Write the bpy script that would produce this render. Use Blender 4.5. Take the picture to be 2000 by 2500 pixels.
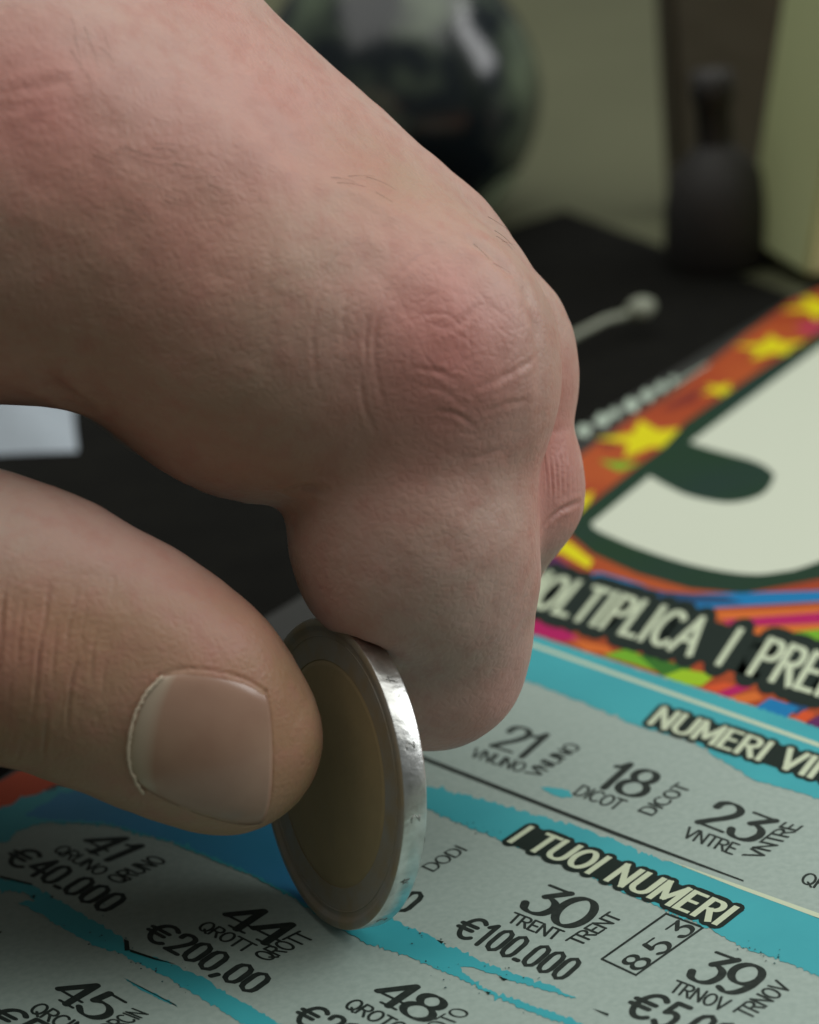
import bpy, math, random
import numpy as np
from mathutils import Matrix, Vector
from mathutils.bvhtree import BVHTree
random.seed(7); rng = np.random.default_rng(7)
for o in list(bpy.data.objects): bpy.data.objects.remove(o)
sc = bpy.context.scene
MM = 0.001
# ------------------------------------------------------------------ camera
F = 6000.0                                   # focal length in pixels of the 2000 x 2500 photograph
PITCH, ROLL = math.radians(22.715), math.radians(-5.887)
fw = np.array([0, math.cos(PITCH), -math.sin(PITCH)])
r0 = np.array([1.0, 0, 0]); u0 = np.cross(r0, fw)
cr, sr = math.cos(ROLL), math.sin(ROLL)
RT = cr*r0 + sr*u0; UP = -sr*r0 + cr*u0      # camera right and up in the world
BAS = np.stack([RT, UP, fw])                 # rows: camera x, y, forward
def cp(x, y, d):                             # a point d mm in front of the lens, camera frame
    return np.array([(x-1000)/F*d, (1250-y)/F*d, d])
# coin: centre, normal and size decide how high the lens is above the card
COIN_R, COIN_T = 12.875, 2.2
COIN_C = cp(800, 1889.6, F*COIN_R/381.4)
_a = math.acos(184/381.4)
COIN_N = np.array([-.99717*math.sin(_a), -.0752*math.sin(_a), -math.cos(_a)])
up_c = BAS @ np.array([0, 0, 1.0])
def _low(c):
    q = up_c - (up_c@COIN_N)*COIN_N
    return (c - COIN_R*q/np.linalg.norm(q)) @ up_c
CAM_H = -min(_low(COIN_C), _low(COIN_C - COIN_T*COIN_N)) + 0.02
CAMP = np.array([0, 0, CAM_H])
def w(c):                                    # camera frame mm -> world mm
    return CAMP + np.asarray(c) @ BAS
cam = bpy.data.cameras.new('camera'); camo = bpy.data.objects.new('camera', cam)
sc.collection.objects.link(camo); sc.camera = camo
cam.sensor_fit = 'HORIZONTAL'; cam.sensor_width = 36; cam.lens = 36*F/2000
cam.clip_start = .005; cam.clip_end = 20
camo.matrix_world = Matrix(((RT[0], UP[0], -fw[0], 0), (RT[1], UP[1], -fw[1], 0), (RT[2], UP[2], -fw[2], CAM_H*MM), (0, 0, 0, 1)))
cam.dof.use_dof = True; cam.dof.focus_distance = .201; cam.dof.aperture_fstop = 31
# ------------------------------------------------------------------ light
world = bpy.data.worlds.new('World'); sc.world = world; world.use_nodes = True
world.node_tree.nodes['Background'].inputs[0].default_value = (.93, .97, .95, 1)
world.node_tree.nodes['Background'].inputs[1].default_value = .09
def area(name, loc, target, size, power, col):
    l = bpy.data.lights.new(name, 'AREA'); l.shape = 'RECTANGLE'; l.size, l.size_y = size
    l.energy = power; l.color = col
    o = bpy.data.objects.new(name, l); sc.collection.objects.link(o); o.location = loc
    o.rotation_euler = (Vector(target)-Vector(loc)).to_track_quat('-Z', 'Y').to_euler()
    return o
area('ceiling_light', (.36, .60, 1.15), (.36, .60, .0), (2.3, 2.0), 22, (1.0, .99, .94))
area('window_light', (.95, .30, .52), (0, .20, .03), (.6, .5), 4.6, (.99, 1.0, 1.0))
sc.view_settings.view_transform = 'Standard'; sc.view_settings.look = 'None'
sc.view_settings.gamma = 1; sc.view_settings.exposure = 0
sc.cycles.use_denoising = True
# ------------------------------------------------------------------ helpers
def lin(r, g, b):
    return tuple(((c/255)/12.92 if c/255 <= .04045 else ((c/255+.055)/1.055)**2.4) for c in (r, g, b)) + (1,)
def mat(name, col, rough=.6, metal=0, spec=.5, noise=None, bump=None, coat=0):
    m = bpy.data.materials.new(name); m.use_nodes = True; nt = m.node_tree; b = nt.nodes['Principled BSDF']
    b.inputs['Base Color'].default_value = col; b.inputs['Roughness'].default_value = rough
    b.inputs['Metallic'].default_value = metal; b.inputs['Specular IOR Level'].default_value = spec
    b.inputs['Coat Weight'].default_value = coat
    tc = nt.nodes.new('ShaderNodeTexCoord')
    if noise:                                  # (scale, col2, detail, lo, hi)
        s, c2, det, lo, hi = noise
        n = nt.nodes.new('ShaderNodeTexNoise'); n.inputs['Scale'].default_value = s; n.inputs['Detail'].default_value = det
        nt.links.new(tc.outputs['Object'], n.inputs['Vector'])
        r = nt.nodes.new('ShaderNodeValToRGB'); r.color_ramp.elements[0].position = lo; r.color_ramp.elements[1].position = hi
        r.color_ramp.elements[0].color = col; r.color_ramp.elements[1].color = c2
        nt.links.new(n.outputs['Fac'], r.inputs['Fac']); nt.links.new(r.outputs['Color'], b.inputs['Base Color'])
    if bump:                                   # (scale, strength, distance m)
        s, st, di = bump
        n = nt.nodes.new('ShaderNodeTexNoise'); n.inputs['Scale'].default_value = s; n.inputs['Detail'].default_value = 5
        nt.links.new(tc.outputs['Object'], n.inputs['Vector'])
        bp = nt.nodes.new('ShaderNodeBump'); bp.inputs['Strength'].default_value = st; bp.inputs['Distance'].default_value = di
        nt.links.new(n.outputs['Fac'], bp.inputs['Height']); nt.links.new(bp.outputs['Normal'], b.inputs['Normal'])
    return m
def mesh(name, verts, faces, m, parent=None, smooth=False, mm=True):
    me = bpy.data.meshes.new(name); v = np.asarray(verts, float)*(MM if mm else 1)
    me.from_pydata([tuple(p) for p in v], [], faces); me.update()
    if m: me.materials.append(m)
    if smooth: me.polygons.foreach_set('use_smooth', [True]*len(me.polygons))
    o = bpy.data.objects.new(name, me); sc.collection.objects.link(o)
    if parent: o.parent = parent
    return o
def empty(name, loc=(0, 0, 0)):
    o = bpy.data.objects.new(name, None); o.empty_display_size = .01; o.location = [c*MM for c in loc]
    sc.collection.objects.link(o); return o
def tag(o, label, cat, group=None, kind=None):
    o['label'] = label; o['category'] = cat
    if group: o['group'] = group
    if kind: o['kind'] = kind
    return o
def keep(ch, par):                             # parent without moving the part
    ch.parent = par; ch.matrix_parent_inverse = Matrix.Translation(par.location).inverted()
    return ch
def box(name, c, sx, sy, sz, m, rz=0, parent=None, bev=1.0):
    import bmesh
    bm = bmesh.new(); bmesh.ops.create_cube(bm, size=1)
    bmesh.ops.scale(bm, vec=(sx, sy, sz), verts=bm.verts)
    bmesh.ops.bevel(bm, geom=bm.edges[:], offset=bev, segments=2, affect='EDGES')
    bmesh.ops.rotate(bm, cent=(0, 0, 0), matrix=Matrix.Rotation(rz, 3, 'Z'), verts=bm.verts)
    bmesh.ops.translate(bm, vec=c, verts=bm.verts); bmesh.ops.scale(bm, vec=(MM,)*3, verts=bm.verts)
    me = bpy.data.meshes.new(name); bm.to_mesh(me); bm.free(); me.materials.append(m)
    o = bpy.data.objects.new(name, me); sc.collection.objects.link(o)
    if parent: keep(o, parent)
    return o
def lathe(name, prof, c, m, n=48, parent=None, smooth=True, frame=None):
    V, Fc = [], []
    ex, ey, ez = frame if frame is not None else (np.array([1., 0, 0]), np.array([0, 1., 0]), np.array([0, 0, 1.]))
    for (r, z) in prof:
        for k in range(n):
            a = 2*math.pi*k/n; V.append(np.asarray(c)+ex*r*math.cos(a)+ey*r*math.sin(a)+ez*z)
    for i in range(len(prof)-1):
        for k in range(n):
            k2 = (k+1) % n; Fc.append((i*n+k, i*n+k2, (i+1)*n+k2, (i+1)*n+k))
    o = mesh(name, V, Fc, m, None, smooth)
    if parent: keep(o, parent)
    return o
def tube(name, pts, rad, m, n=8, parent=None, mm=True):
    P = np.asarray(pts, float); V, Fc = [], []
    rad = np.broadcast_to(np.asarray(rad, float), (len(P),))
    T = np.gradient(P, axis=0); ref = np.array([.13, .31, .94])
    for i, p in enumerate(P):
        t = T[i]/np.linalg.norm(T[i]); a = np.cross(t, ref); a /= np.linalg.norm(a); b = np.cross(t, a)
        for k in range(n):
            th = 2*math.pi*k/n; V.append(p+rad[i]*(a*math.cos(th)+b*math.sin(th)))
    for i in range(len(P)-1):
        for k in range(n):
            k2 = (k+1) % n; Fc.append((i*n+k, i*n+k2, (i+1)*n+k2, (i+1)*n+k))
    Fc.append(tuple(range(n-1, -1, -1))); Fc.append(tuple((len(P)-1)*n+k for k in range(n)))
    o = mesh(name, V, Fc, m, None, True, mm)
    if parent: keep(o, parent)
    return o
def tk(x, y, z=0.0):                           # where the sight line through a photo pixel meets height z (mm)
    d = np.array([(x-1000)/F, (1250-y)/F, 1.0]) @ BAS
    return CAMP + d*((z-CAM_H)/d[2])
def catmull(P, n):
    P = np.asarray(P, float); Q = np.vstack([2*P[0]-P[1], P, 2*P[-1]-P[-2]]); out = []
    for i in range(len(P)-1):
        a, b, c, d = Q[i:i+4]
        for t in np.arange(n)/n:
            out.append(.5*((2*b)+(c-a)*t+(2*a-5*b+4*c-d)*t*t+(3*b-a-3*c+d)*t**3))
    out.append(P[-1]); return np.array(out)
# ------------------------------------------------------------------ the surface
CARD_T, MAT_T = .30, .35
m_table = mat('olive_table', lin(86, 88, 66), .7, 0, .2, noise=(9, lin(72, 74, 54), 3, .35, .7))
Z0 = -CARD_T-MAT_T
tb = mesh('table_top', [(-900, -150, Z0), (1100, -150, Z0), (1100, 1500, Z0), (-900, 1500, Z0), (-900, -150, Z0-25), (1100, -150, Z0-25), (1100, 1500, Z0-25), (-900, 1500, Z0-25)],
          [(0, 1, 2, 3), (7, 6, 5, 4), (0, 4, 5, 1), (1, 5, 6, 2), (2, 6, 7, 3), (3, 7, 4, 0)], m_table)
tb['kind'] = 'structure'
def slab(name, pts2, z0, z1, m, parent=None):
    n = len(pts2); V = [(p[0], p[1], z1) for p in pts2]+[(p[0], p[1], z0) for p in pts2]
    Fc = [tuple(range(n)), tuple(range(2*n-1, n-1, -1))]+[(i, i+n, (i+1) % n+n, (i+1) % n) for i in range(n)]
    me = mesh(name, V, Fc, m)
    import bmesh
    bm = bmesh.new(); bm.from_mesh(me.data); bmesh.ops.recalc_face_normals(bm, faces=bm.faces)
    bmesh.ops.triangulate(bm, faces=[f for f in bm.faces if len(f.verts) > 4]); bm.to_mesh(me.data); bm.free()
    if parent: keep(me, parent)
    return me
m_black = mat('black_mat', lin(20, 20, 17), .85, 0, .06, noise=(160, lin(15, 15, 13), 3, .3, .7))
mt = slab('desk_mat', [tk(*p, -CARD_T)[:2] for p in ((1378, 512), (2900, 1080), (2500, 2300), (300, 2300), (-700, 1750), (150, 900))], Z0, -CARD_T, m_black)
tag(mt, 'thin black desk mat lying beneath the lottery card and the hand', 'mat')
# ------------------------------------------------------------------ scratch card
card = empty('scratch_card', tk(1500, 2100)); tag(card, 'colourful scratch lottery card lying flat with rows of revealed numbers', 'lottery card')
m_base = mat('revealed_grey', lin(160, 177, 169), .6, 0, .25, noise=(1600, lin(149, 166, 158), 3, .3, .7))
m_paper = mat('black_margin', lin(30, 32, 28), .5)
m_art = mat('art_rust', lin(172, 80, 34), .5, 0, .2, noise=(60, lin(152, 58, 28), 3, .35, .65))
m_teal = mat('scratch_coating_teal', lin(64, 170, 178), .5, 0, .3, noise=(90, lin(56, 158, 168), 4, .3, .7), bump=(1500, .15, 4e-5))
m_ink = mat('black_ink', lin(34, 43, 39), .6, 0, .2, noise=(1500, lin(46, 54, 50), 2, .45, .7))
m_cream = mat('cream_print', lin(194, 206, 178), .5, 0, .25)
m_plate = mat('dark_plate', lin(18, 34, 28), .5, 0, .2)
m_green = mat('dark_green_print', lin(20, 54, 30), .5, 0, .2, noise=(50, lin(22, 50, 42), 2, .35, .65))
PC = {k: mat('print_'+k, lin(*c), .5, 0, .2) for k, c in dict(yellow=(212, 204, 8), blue=(8, 116, 172), magenta=(172, 18, 92), orange=(206, 106, 40),
      green=(110, 170, 36), darkgreen=(52, 110, 34), purple=(92, 34, 88), red=(205, 80, 36), maroon=(120, 44, 34), navy=(30, 70, 110), lime=(150, 190, 30), white=(176, 192, 176)).items()}
EDGE = [(-560, 2240), (2000, 690), (2330, 490)]
cpts = [tk(*p)[:2] for p in ((-760, 2361), (2330, 490), (3700, 900), (2600, 3100), (700, 3000))]
cb = slab('card_board', cpts, -CARD_T, 0, m_base, card)
_lay = [0]
def patch(name, px, z, m, jag=0, step=10, parent=card, smooth=False):
    P = np.array(px, float)
    if smooth:
        P = catmull(np.vstack([P, P[:1]]), 6)[:-1]
    out = []
    for i in range(len(P)):
        a, b = P[i], P[(i+1) % len(P)]; L = np.linalg.norm(b-a); n = max(1, int(L/step)) if jag else 1
        nrm = np.array([-(b-a)[1], (b-a)[0]])/(L+1e-9)
        for k in range(n):
            q = a+(b-a)*k/n
            inside = -30 < q[0] < 2030 and q[1] < 2530
            if jag and inside: q = q+nrm*(rng.normal()*jag+(rng.random() < .06)*rng.normal()*jag*2.2)
            out.append(q)
    _lay[0] += 1; z = z+(_lay[0] % 12)*.0007
    V = [tk(q[0], q[1]) for q in out]
    V = [(v[0], v[1], z) for v in V]
    o = mesh(name, V, [tuple(range(len(V)))], m)
    import bmesh
    bm = bmesh.new(); bm.from_mesh(o.data); bmesh.ops.triangulate(bm, faces=bm.faces, ngon_method='EAR_CLIP')
    for f in bm.faces:
        if f.normal.z < 0: f.normal_flip()
    bm.to_mesh(o.data); bm.free()
    keep(o, parent); return o
def R1(x, y): return (1250+x/2.3, 1300+y/2.3)
def R2(x, y): return (1000+x/2.875, 2000+y/2.875)
def R3(x, y): return (1500+x/3.45, 1900+y/3.45)
def R4(x, y): return (x/3.45, 2000+y/3.45)
def R5(x, y): return (450+x/2.654, 2100+y/2.654)
def R6(x, y): return (1050+x/2.654, 1650+y/2.654)
def R7(x, y): return (1350+x/2.654, 700+y/2.654)
ident = lambda x, y: (x, y)
# printed art at the head of the card
patch('margin', [(-760, 2361), (2330, 490), (2400, 511), (2120, 705), (1433, 1112), (860, 1560), (300, 1850), (0, 1995), (-700, 2420)], .004, m_paper)  # widened beside the coin, where its black paints in the gap's shade
patch('art_ground', [(2400, 470+40), (3600, 880), (3300, 2200), (2000, 1775), (1303, 1550), (960, 1440), (1433, 1100), (1538, 1024), (1644, 960), (1727, 892), (1821, 817), (1930, 738), (2120, 660)], .013, m_art)
patch('border_strip', [(-200, 2021), (-200, 2100), (0, 1992), (90, 1940), (240, 1862), (190, 1800)], .013, PC['red'])
for k, (x, y, s) in enumerate([(200, 930, 44), (320, 862, 46), (400, 818, 34), (508, 765, 48), (612, 702, 42), (702, 650, 36), (780, 600, 22)]):
    patch('margin_mark', [R7(x-s*1.2, y+s*.5), R7(x-s*.4, y-s*.9), R7(x+s*1.2, y-s*.5), R7(x+s*.6, y+s)], .018, PC['white'])
patch('margin_line', [R7(760, 640), R7(1010, 495), R7(1012, 505), R7(765, 655)], .018, PC['white'])
STAR = [
 ('green', R7, [(300, 1128), (420, 1135), (575, 1143), (430, 1195)]),
 ('magenta', R7, [(1560, 255), (1725, 240), (1800, 225), (1740, 285), (1640, 295)]),
 ('yellow', R7, [(150, 1420), (190, 1360), (265, 1325), (235, 1400), (170, 1470)]),
 ('maroon', R7, [(290, 985), (430, 935), (420, 1030), (330, 1045)]),
 ('maroon', R7, [(700, 790), (860, 690), (980, 640), (930, 740), (760, 800)]),
 ('yellow', R1, [(60, 170), (150, 130), (260, 38), (330, 60), (455, 160), (430, 205), (270, 110), (200, 132), (100, 200)]),
 ('purple', R1, [(60, 200), (150, 155), (240, 128), (330, 190), (410, 228), (330, 240), (150, 195)]),
 ('navy', R1, [(640, 280), (860, 335), (1200, 360), (1300, 400), (900, 400), (760, 330)]),
 ('blue', R1, [(395, 235), (500, 225), (720, 290), (835, 345), (830, 385), (600, 315)]),
 ('blue', R1, [(830, 352), (1725, 328), (2200, 290), (2200, 380), (1725, 390), (1010, 432), (870, 392)]),
 ('orange', R1, [(1070, 452), (1725, 420), (2200, 395), (2200, 430), (1725, 450), (1200, 492)]),
 ('magenta', R1, [(1180, 492), (1725, 450), (2200, 430), (2200, 500), (1725, 512), (1230, 528)]),
 ('orange', R1, [(1130, 640), (1200, 540), (1725, 512), (2200, 500), (2200, 540), (1725, 545), (1430, 572), (1180, 660)]),
 ('green', R1, [(1420, 580), (1725, 545), (2200, 540), (2200, 610), (1725, 605), (1520, 605)]),
 ('darkgreen', R1, [(1480, 606), (1725, 606), (2200, 612), (2200, 760), (1725, 660)]),
 ('magenta', R1, [(-100, 440), (120, 490), (330, 560), (380, 605), (280, 615), (120, 575), (-100, 500)]),
 ('orange', R1, [(320, 600), (540, 640), (570, 685), (420, 668)]),
 ('green', R1, [(510, 690), (640, 655), (800, 715), (840, 790), (700, 745)]),
 ('darkgreen', R1, [(700, 680), (1010, 760), (930, 830), (840, 805)]),
 ('lime', R1, [(850, 808), (960, 768), (1145, 800), (1065, 865), (960, 855)]),
 ('red', R1, [(1065, 868), (1200, 840), (1255, 862), (1150, 902)]),
 ('magenta', R1, [(1145, 905), (1290, 848), (1345, 870), (1225, 925)]),
 ('orange', R1, [(1215, 925), (1370, 895), (1410, 935), (1300, 965)]),
 ('navy', R1, [(1530, 965), (1620, 940), (1680, 980), (1600, 1030)]),
 ('blue', R1, [(1365, 985), (1450, 930), (1615, 985), (1535, 1045), (1450, 1015)]),
 ('red', R1, [(1575, 1045), (1640, 1000), (1705, 1022), (1645, 1068)]),
 ('purple', R1, [(1645, 1075), (1725, 1028), (1900, 1080), (1900, 1150)]),
]
for (x, y), R_, a0 in ((R7(620, 985), 6.6, .35), (R7(1085, 668), 2.7, .9), (R7(1425, 395), 5.2, .2), (R7(1740, 130), 5.6, .6)):
    c0 = tk(x, y); _lay[0] += 1
    so = mesh('star', [(c0[0], c0[1], .031)]+[(c0[0]+(R_ if k % 2 == 0 else R_*.42)*math.cos(a0+k*math.pi/5), c0[1]+(R_ if k % 2 == 0 else R_*.42)*math.sin(a0+k*math.pi/5), .031) for k in range(10)], [(0, k+1, (k+1) % 10+1) for k in range(10)], PC['yellow'])
    keep(so, card)
for c, fn, pts in STAR:
    patch('star' if c == 'yellow' else 'colour_ray', [fn(*p) for p in pts], .022, PC[c])
patch('numeral_outline', [(2330, 600), (2000, 813), (1840, 915), (1674, 1031), (1640, 1070), (1614, 1096), (1553, 1141), (1425, 1243), (1386, 1285), (1384, 1300), (1446, 1352), (1554, 1400), (1685, 1437), (1815, 1449), (2000, 1415), (2330, 1280), (2330, 700)], .034, m_green)
lo = catmull([(1467, 1300), (1554, 1337), (1685, 1379), (1815, 1402), (1902, 1398), (2000, 1372), (2290, 1250)], 5)
leaf = catmull([(1685, 1081), (1746, 1100), (1840, 1126), (1882, 1150), (1889, 1170), (1859, 1209), (1783, 1228), (1689, 1213), (1629, 1187), (1587, 1163)], 4)
patch('numeral', [(1444, 1279), (1449, 1289)]+[tuple(p) for p in lo]+[(2290, 690), (2000, 848)]+[tuple(p) for p in leaf], .046, mat('numeral_white', lin(200, 208, 190), .5, 0, .25))
# revealed panel is the board itself; what is left of the coating lies on it
ZC = .03
def coat_patch(px, jag=2.2): return patch('scratch_coating', px, ZC, m_teal, jag*1.0, 6)
coat_patch([(900, 1420), (1303, 1552), (2000, 1778), (2500, 1941), (2400, 2080), (2000, 1951), (1841, 1905), (1754, 1853), (1690, 1810), (1554, 1772), (1476, 1739), (1393, 1704), (1280, 1661), (1100, 1580), (900, 1500)], 1.6)
coat_patch([(880, 1872), (960, 1905), (1050, 1921), (1163, 1948), (1291, 1985), (1389, 2012), (1502, 2051), (1596, 2091), (1800, 2165), (2000, 2242), (2300, 2355), (2280, 2500), (2000, 2383), (1906, 2346), (1810, 2314), (1732, 2268), (1560, 2196), (1400, 2122), (1238, 2057), (1140, 2019), (1050, 1978), (960, 1945), (880, 1925)], 2)
coat_patch([(-120, 2010), (0, 1975), (60, 1948), (400, 1850), (700, 1960), (860, 2180), (1000, 2268), (1038, 2278), (1083, 2306), (1125, 2320), (1181, 2351), (1261, 2379), (1348, 2407), (1407, 2440), (1330, 2418), (1240, 2392), (1200, 2376), (1150, 2362), (1124, 2362), (1135, 2378), (1175, 2410), (1278, 2448), (1383, 2484), (1520, 2540), (1440, 2540), (1383, 2503), (1278, 2466), (1174, 2417), (1115, 2386), (1059, 2362), (1000, 2336), (898, 2307), (800, 2250), (700, 2185), (609, 2136), (426, 2062), (256, 2014), (110, 2008), (40, 2030), (20, 2055), (-120, 2085)], 1.8)
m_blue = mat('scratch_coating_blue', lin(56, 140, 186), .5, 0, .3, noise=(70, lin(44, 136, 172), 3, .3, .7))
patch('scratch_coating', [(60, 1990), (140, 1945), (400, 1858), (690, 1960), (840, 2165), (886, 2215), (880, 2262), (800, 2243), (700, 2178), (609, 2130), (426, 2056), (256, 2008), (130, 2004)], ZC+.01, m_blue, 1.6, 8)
coat_patch([(-150, 2110), (0, 2145), (78, 2162), (101, 2174), (180, 2220), (246, 2258), (300, 2290), (303, 2300), (319, 2322), (406, 2348), (500, 2389), (537, 2417), (661, 2486), (800, 2570), (700, 2570), (560, 2480), (464, 2420), (377, 2371), (304, 2333), (232, 2310), (145, 2261), (81, 2223), (44, 2206), (87, 2199), (67, 2182), (0, 2174), (-150, 2150)], 1.8)
coat_patch([R6(715, 722), R6(800, 728), R6(900, 742), R6(925, 788), R6(850, 790), R6(790, 772)], 1)
coat_patch([R4(1040, 1335), R4(1120, 1385), R4(1300, 1470), R4(1500, 1575), R4(1400, 1545), R4(1180, 1440)], 1)
patch('white_rule', [(1290, 1567), (2000, 1815), (2500, 1990), (2500, 2000), (2000, 1825), (1290, 1576)], .046, m_cream)
patch('white_rule', [(1612, 2094), (1800, 2160), (2000, 2231), (2400, 2378), (2400, 2390), (2000, 2243), (1800, 2169)], .046, m_cream)
patch('black_rule', [(900, 1790), (1050, 1853), (1500, 2030), (1816, 2150), (1816, 2153), (1500, 2039), (1050, 1863), (900, 1800)], .046, m_ink)
for pts in ([R4(0, 478), R4(270, 545), R4(275, 562), R4(0, 498)], [R4(1045, 1015), R4(1085, 1030), R4(1095, 1110), R4(1050, 1112)], [R4(1095, 1100), R4(1300, 1170), R4(1490, 1230), R4(1300, 1188), R4(1095, 1122)],
            [R4(260, 655), R4(300, 640), R4(290, 672)], [R4(420, 655), R4(455, 650), R4(440, 672)], [R2(190, 850), R2(240, 862), R2(225, 880)], [R2(625, 1105), R2(690, 1128), R2(660, 1138)], [R2(535, 1212), R2(572, 1220), R2(550, 1238)], [R2(1280, 1330), R2(1400, 1370), R2(1395, 1385)], [R4(-10, 945), R4(20, 952), R4(0, 970)]):
    patch('ink_fleck', pts, .05, m_plate, 0)
# ------------------------------------------------------------------ stroke lettering
def arc(cx, cy, rx, ry, a0, a1, n=14):
    return [(cx+rx*math.cos(math.radians(a0+(a1-a0)*k/n)), cy+ry*math.sin(math.radians(a0+(a1-a0)*k/n))) for k in range(n+1)]
G = {                                          # advance width, strokes: 'p' straight pieces, 'c' one smooth ribbon
 'A': (.72, [('p', [(.02, 0), (.34, 1), (.66, 0)]), ('p', [(.12, .33), (.56, .33)])]),
 'C': (.68, [('c', arc(.36, .5, .32, .5, 48, 312, 20))]),
 'D': (.70, [('p', [(.08, 0), (.08, 1)]), ('c', [(.08, 1)]+arc(.3, .5, .32, .5, 90, -90)+[(.08, 0)])]),
 'E': (.58, [('p', [(.08, 0), (.08, 1)]), ('p', [(.08, 1), (.5, 1)]), ('p', [(.08, .52), (.45, .52)]), ('p', [(.08, 0), (.5, 0)])]),
 'I': (.26, [('p', [(.12, 0), (.12, 1)])]),
 'L': (.55, [('p', [(.08, 1), (.08, 0)]), ('p', [(.08, 0), (.5, 0)])]),
 'M': (.86, [('p', [(.08, 0), (.08, 1)]), ('p', [(.08, 1), (.42, .2)]), ('p', [(.42, .2), (.76, 1)]), ('p', [(.76, 1), (.76, 0)])]),
 'N': (.74, [('p', [(.08, 0), (.08, 1)]), ('p', [(.08, 1), (.62, 0)]), ('p', [(.62, 0), (.62, 1)])]),
 'O': (.74, [('o', arc(.36, .5, .3, .5, 0, 360, 28))]),
 'P': (.62, [('p', [(.08, 0), (.08, 1)]), ('c', [(.08, 1), (.3, 1)]+arc(.34, .74, .22, .26, 90, -90, 10)+[(.3, .48), (.08, .48)])]),
 'Q': (.74, [('o', arc(.36, .5, .3, .5, 0, 360, 28)), ('p', [(.4, .22), (.68, -.06)])]),
 'R': (.66, [('p', [(.08, 0), (.08, 1)]), ('c', [(.08, 1), (.3, 1)]+arc(.34, .75, .22, .25, 90, -90, 10)+[(.3, .5), (.08, .5)]), ('p', [(.3, .5), (.58, 0)])]),
 'T': (.62, [('p', [(.02, 1), (.58, 1)]), ('p', [(.3, 1), (.3, 0)])]),
 'U': (.72, [('c', [(.08, 1), (.08, .6)]+arc(.35, .28, .27, .28, 180, 360, 12)+[(.62, .6), (.62, 1)])]),
 'V': (.70, [('p', [(.04, 1), (.34, 0)]), ('p', [(.34, 0), (.64, 1)])]),
 ' ': (.36, []), '~': (.62, []), '.': (.26, [('p', [(.06, .03), (.16, .03)])]), ',': (.26, [('p', [(.14, .06), (.06, -.12)])]),
}
GN = {                                         # the large drawn numerals
 '0': (.68, [('o', arc(.32, .5, .29, .5, 0, 360, 30))]),
 '1': (.42, [('p', [(.24, 0), (.24, 1)]), ('c', [(.24, 1), (.16, .86), (.04, .8)])]),
 '2': (.62, [('c', [(.06, .72), (.08, .88), (.2, .98), (.36, .98), (.5, .86), (.5, .68), (.38, .46), (.2, .24), (.05, .04)]), ('p', [(.03, .03), (.58, .03)])]),
 '3': (.62, [('p', [(.1, .97), (.56, .97)]), ('p', [(.56, .97), (.24, .6)]), ('c', [(.24, .6), (.38, .6), (.52, .5), (.56, .32), (.48, .1), (.3, .01), (.12, .06), (.04, .22)])]),
 '4': (.62, [('p', [(.44, 0), (.44, 1)]), ('p', [(.44, 1), (.02, .3)]), ('p', [(.02, .3), (.6, .3)]), ('p', [(.28, .01), (.6, .01)])]),
 '5': (.62, [('p', [(.14, .98), (.54, .98)]), ('p', [(.16, .98), (.1, .54)]), ('c', [(.1, .54), (.26, .62), (.44, .58), (.56, .42), (.54, .2), (.4, .03), (.2, .01), (.04, .14)])]),
 '8': (.64, [('o', arc(.31, .76, .22, .23, 0, 360, 24)), ('o', arc(.31, .27, .28, .27, 0, 360, 26))]),
 '9': (.64, [('o', arc(.31, .68, .27, .31, 0, 360, 26)), ('c', [(.58, .7), (.56, .4), (.44, .12), (.26, .01), (.08, .08)])]),
}
GP = {                                         # condensed prize figures
 '0': (.50, [('o', [(.06, .25), (.06, .75), (.1, .9), (.23, 1), (.36, .9), (.4, .75), (.4, .25), (.36, .1), (.23, 0), (.1, .1), (.06, .25)])]),
 '1': (.40, [('p', [(.2, 0), (.2, 1)]), ('p', [(.2, 1), (.04, .82)])]),
 '2': (.50, [('c', [(.06, .74), (.08, .92), (.23, 1), (.38, .92), (.4, .72), (.3, .44), (.08, .02)]), ('p', [(.06, .02), (.42, .02)])]),
 '4': (.50, [('p', [(.34, 0), (.34, 1)]), ('p', [(.34, 1), (.03, .32)]), ('p', [(.03, .32), (.46, .32)])]),
 '5': (.50, [('p', [(.1, .98), (.4, .98)]), ('p', [(.1, .98), (.08, .54)]), ('c', [(.08, .54), (.24, .62), (.4, .5), (.4, .16), (.23, 0), (.06, .14)])]),
 '.': (.24, [('p', [(.05, .05), (.17, .05)])]), ',': (.24, [('p', [(.14, .08), (.06, -.12)])]),
 '€': (.74, [('c', arc(.42, .5, .3, .48, 50, 310, 20)), ('p', [(.0, .6), (.5, .6)]), ('p', [(.0, .4), (.46, .4)])]),
}
def layout(txt, font, track=0):
    x = 0; out = []
    for ch in txt:
        wd, st = font.get(ch) or G[ch]; out.append((x, st)); x += wd+track
    return out, x
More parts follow.
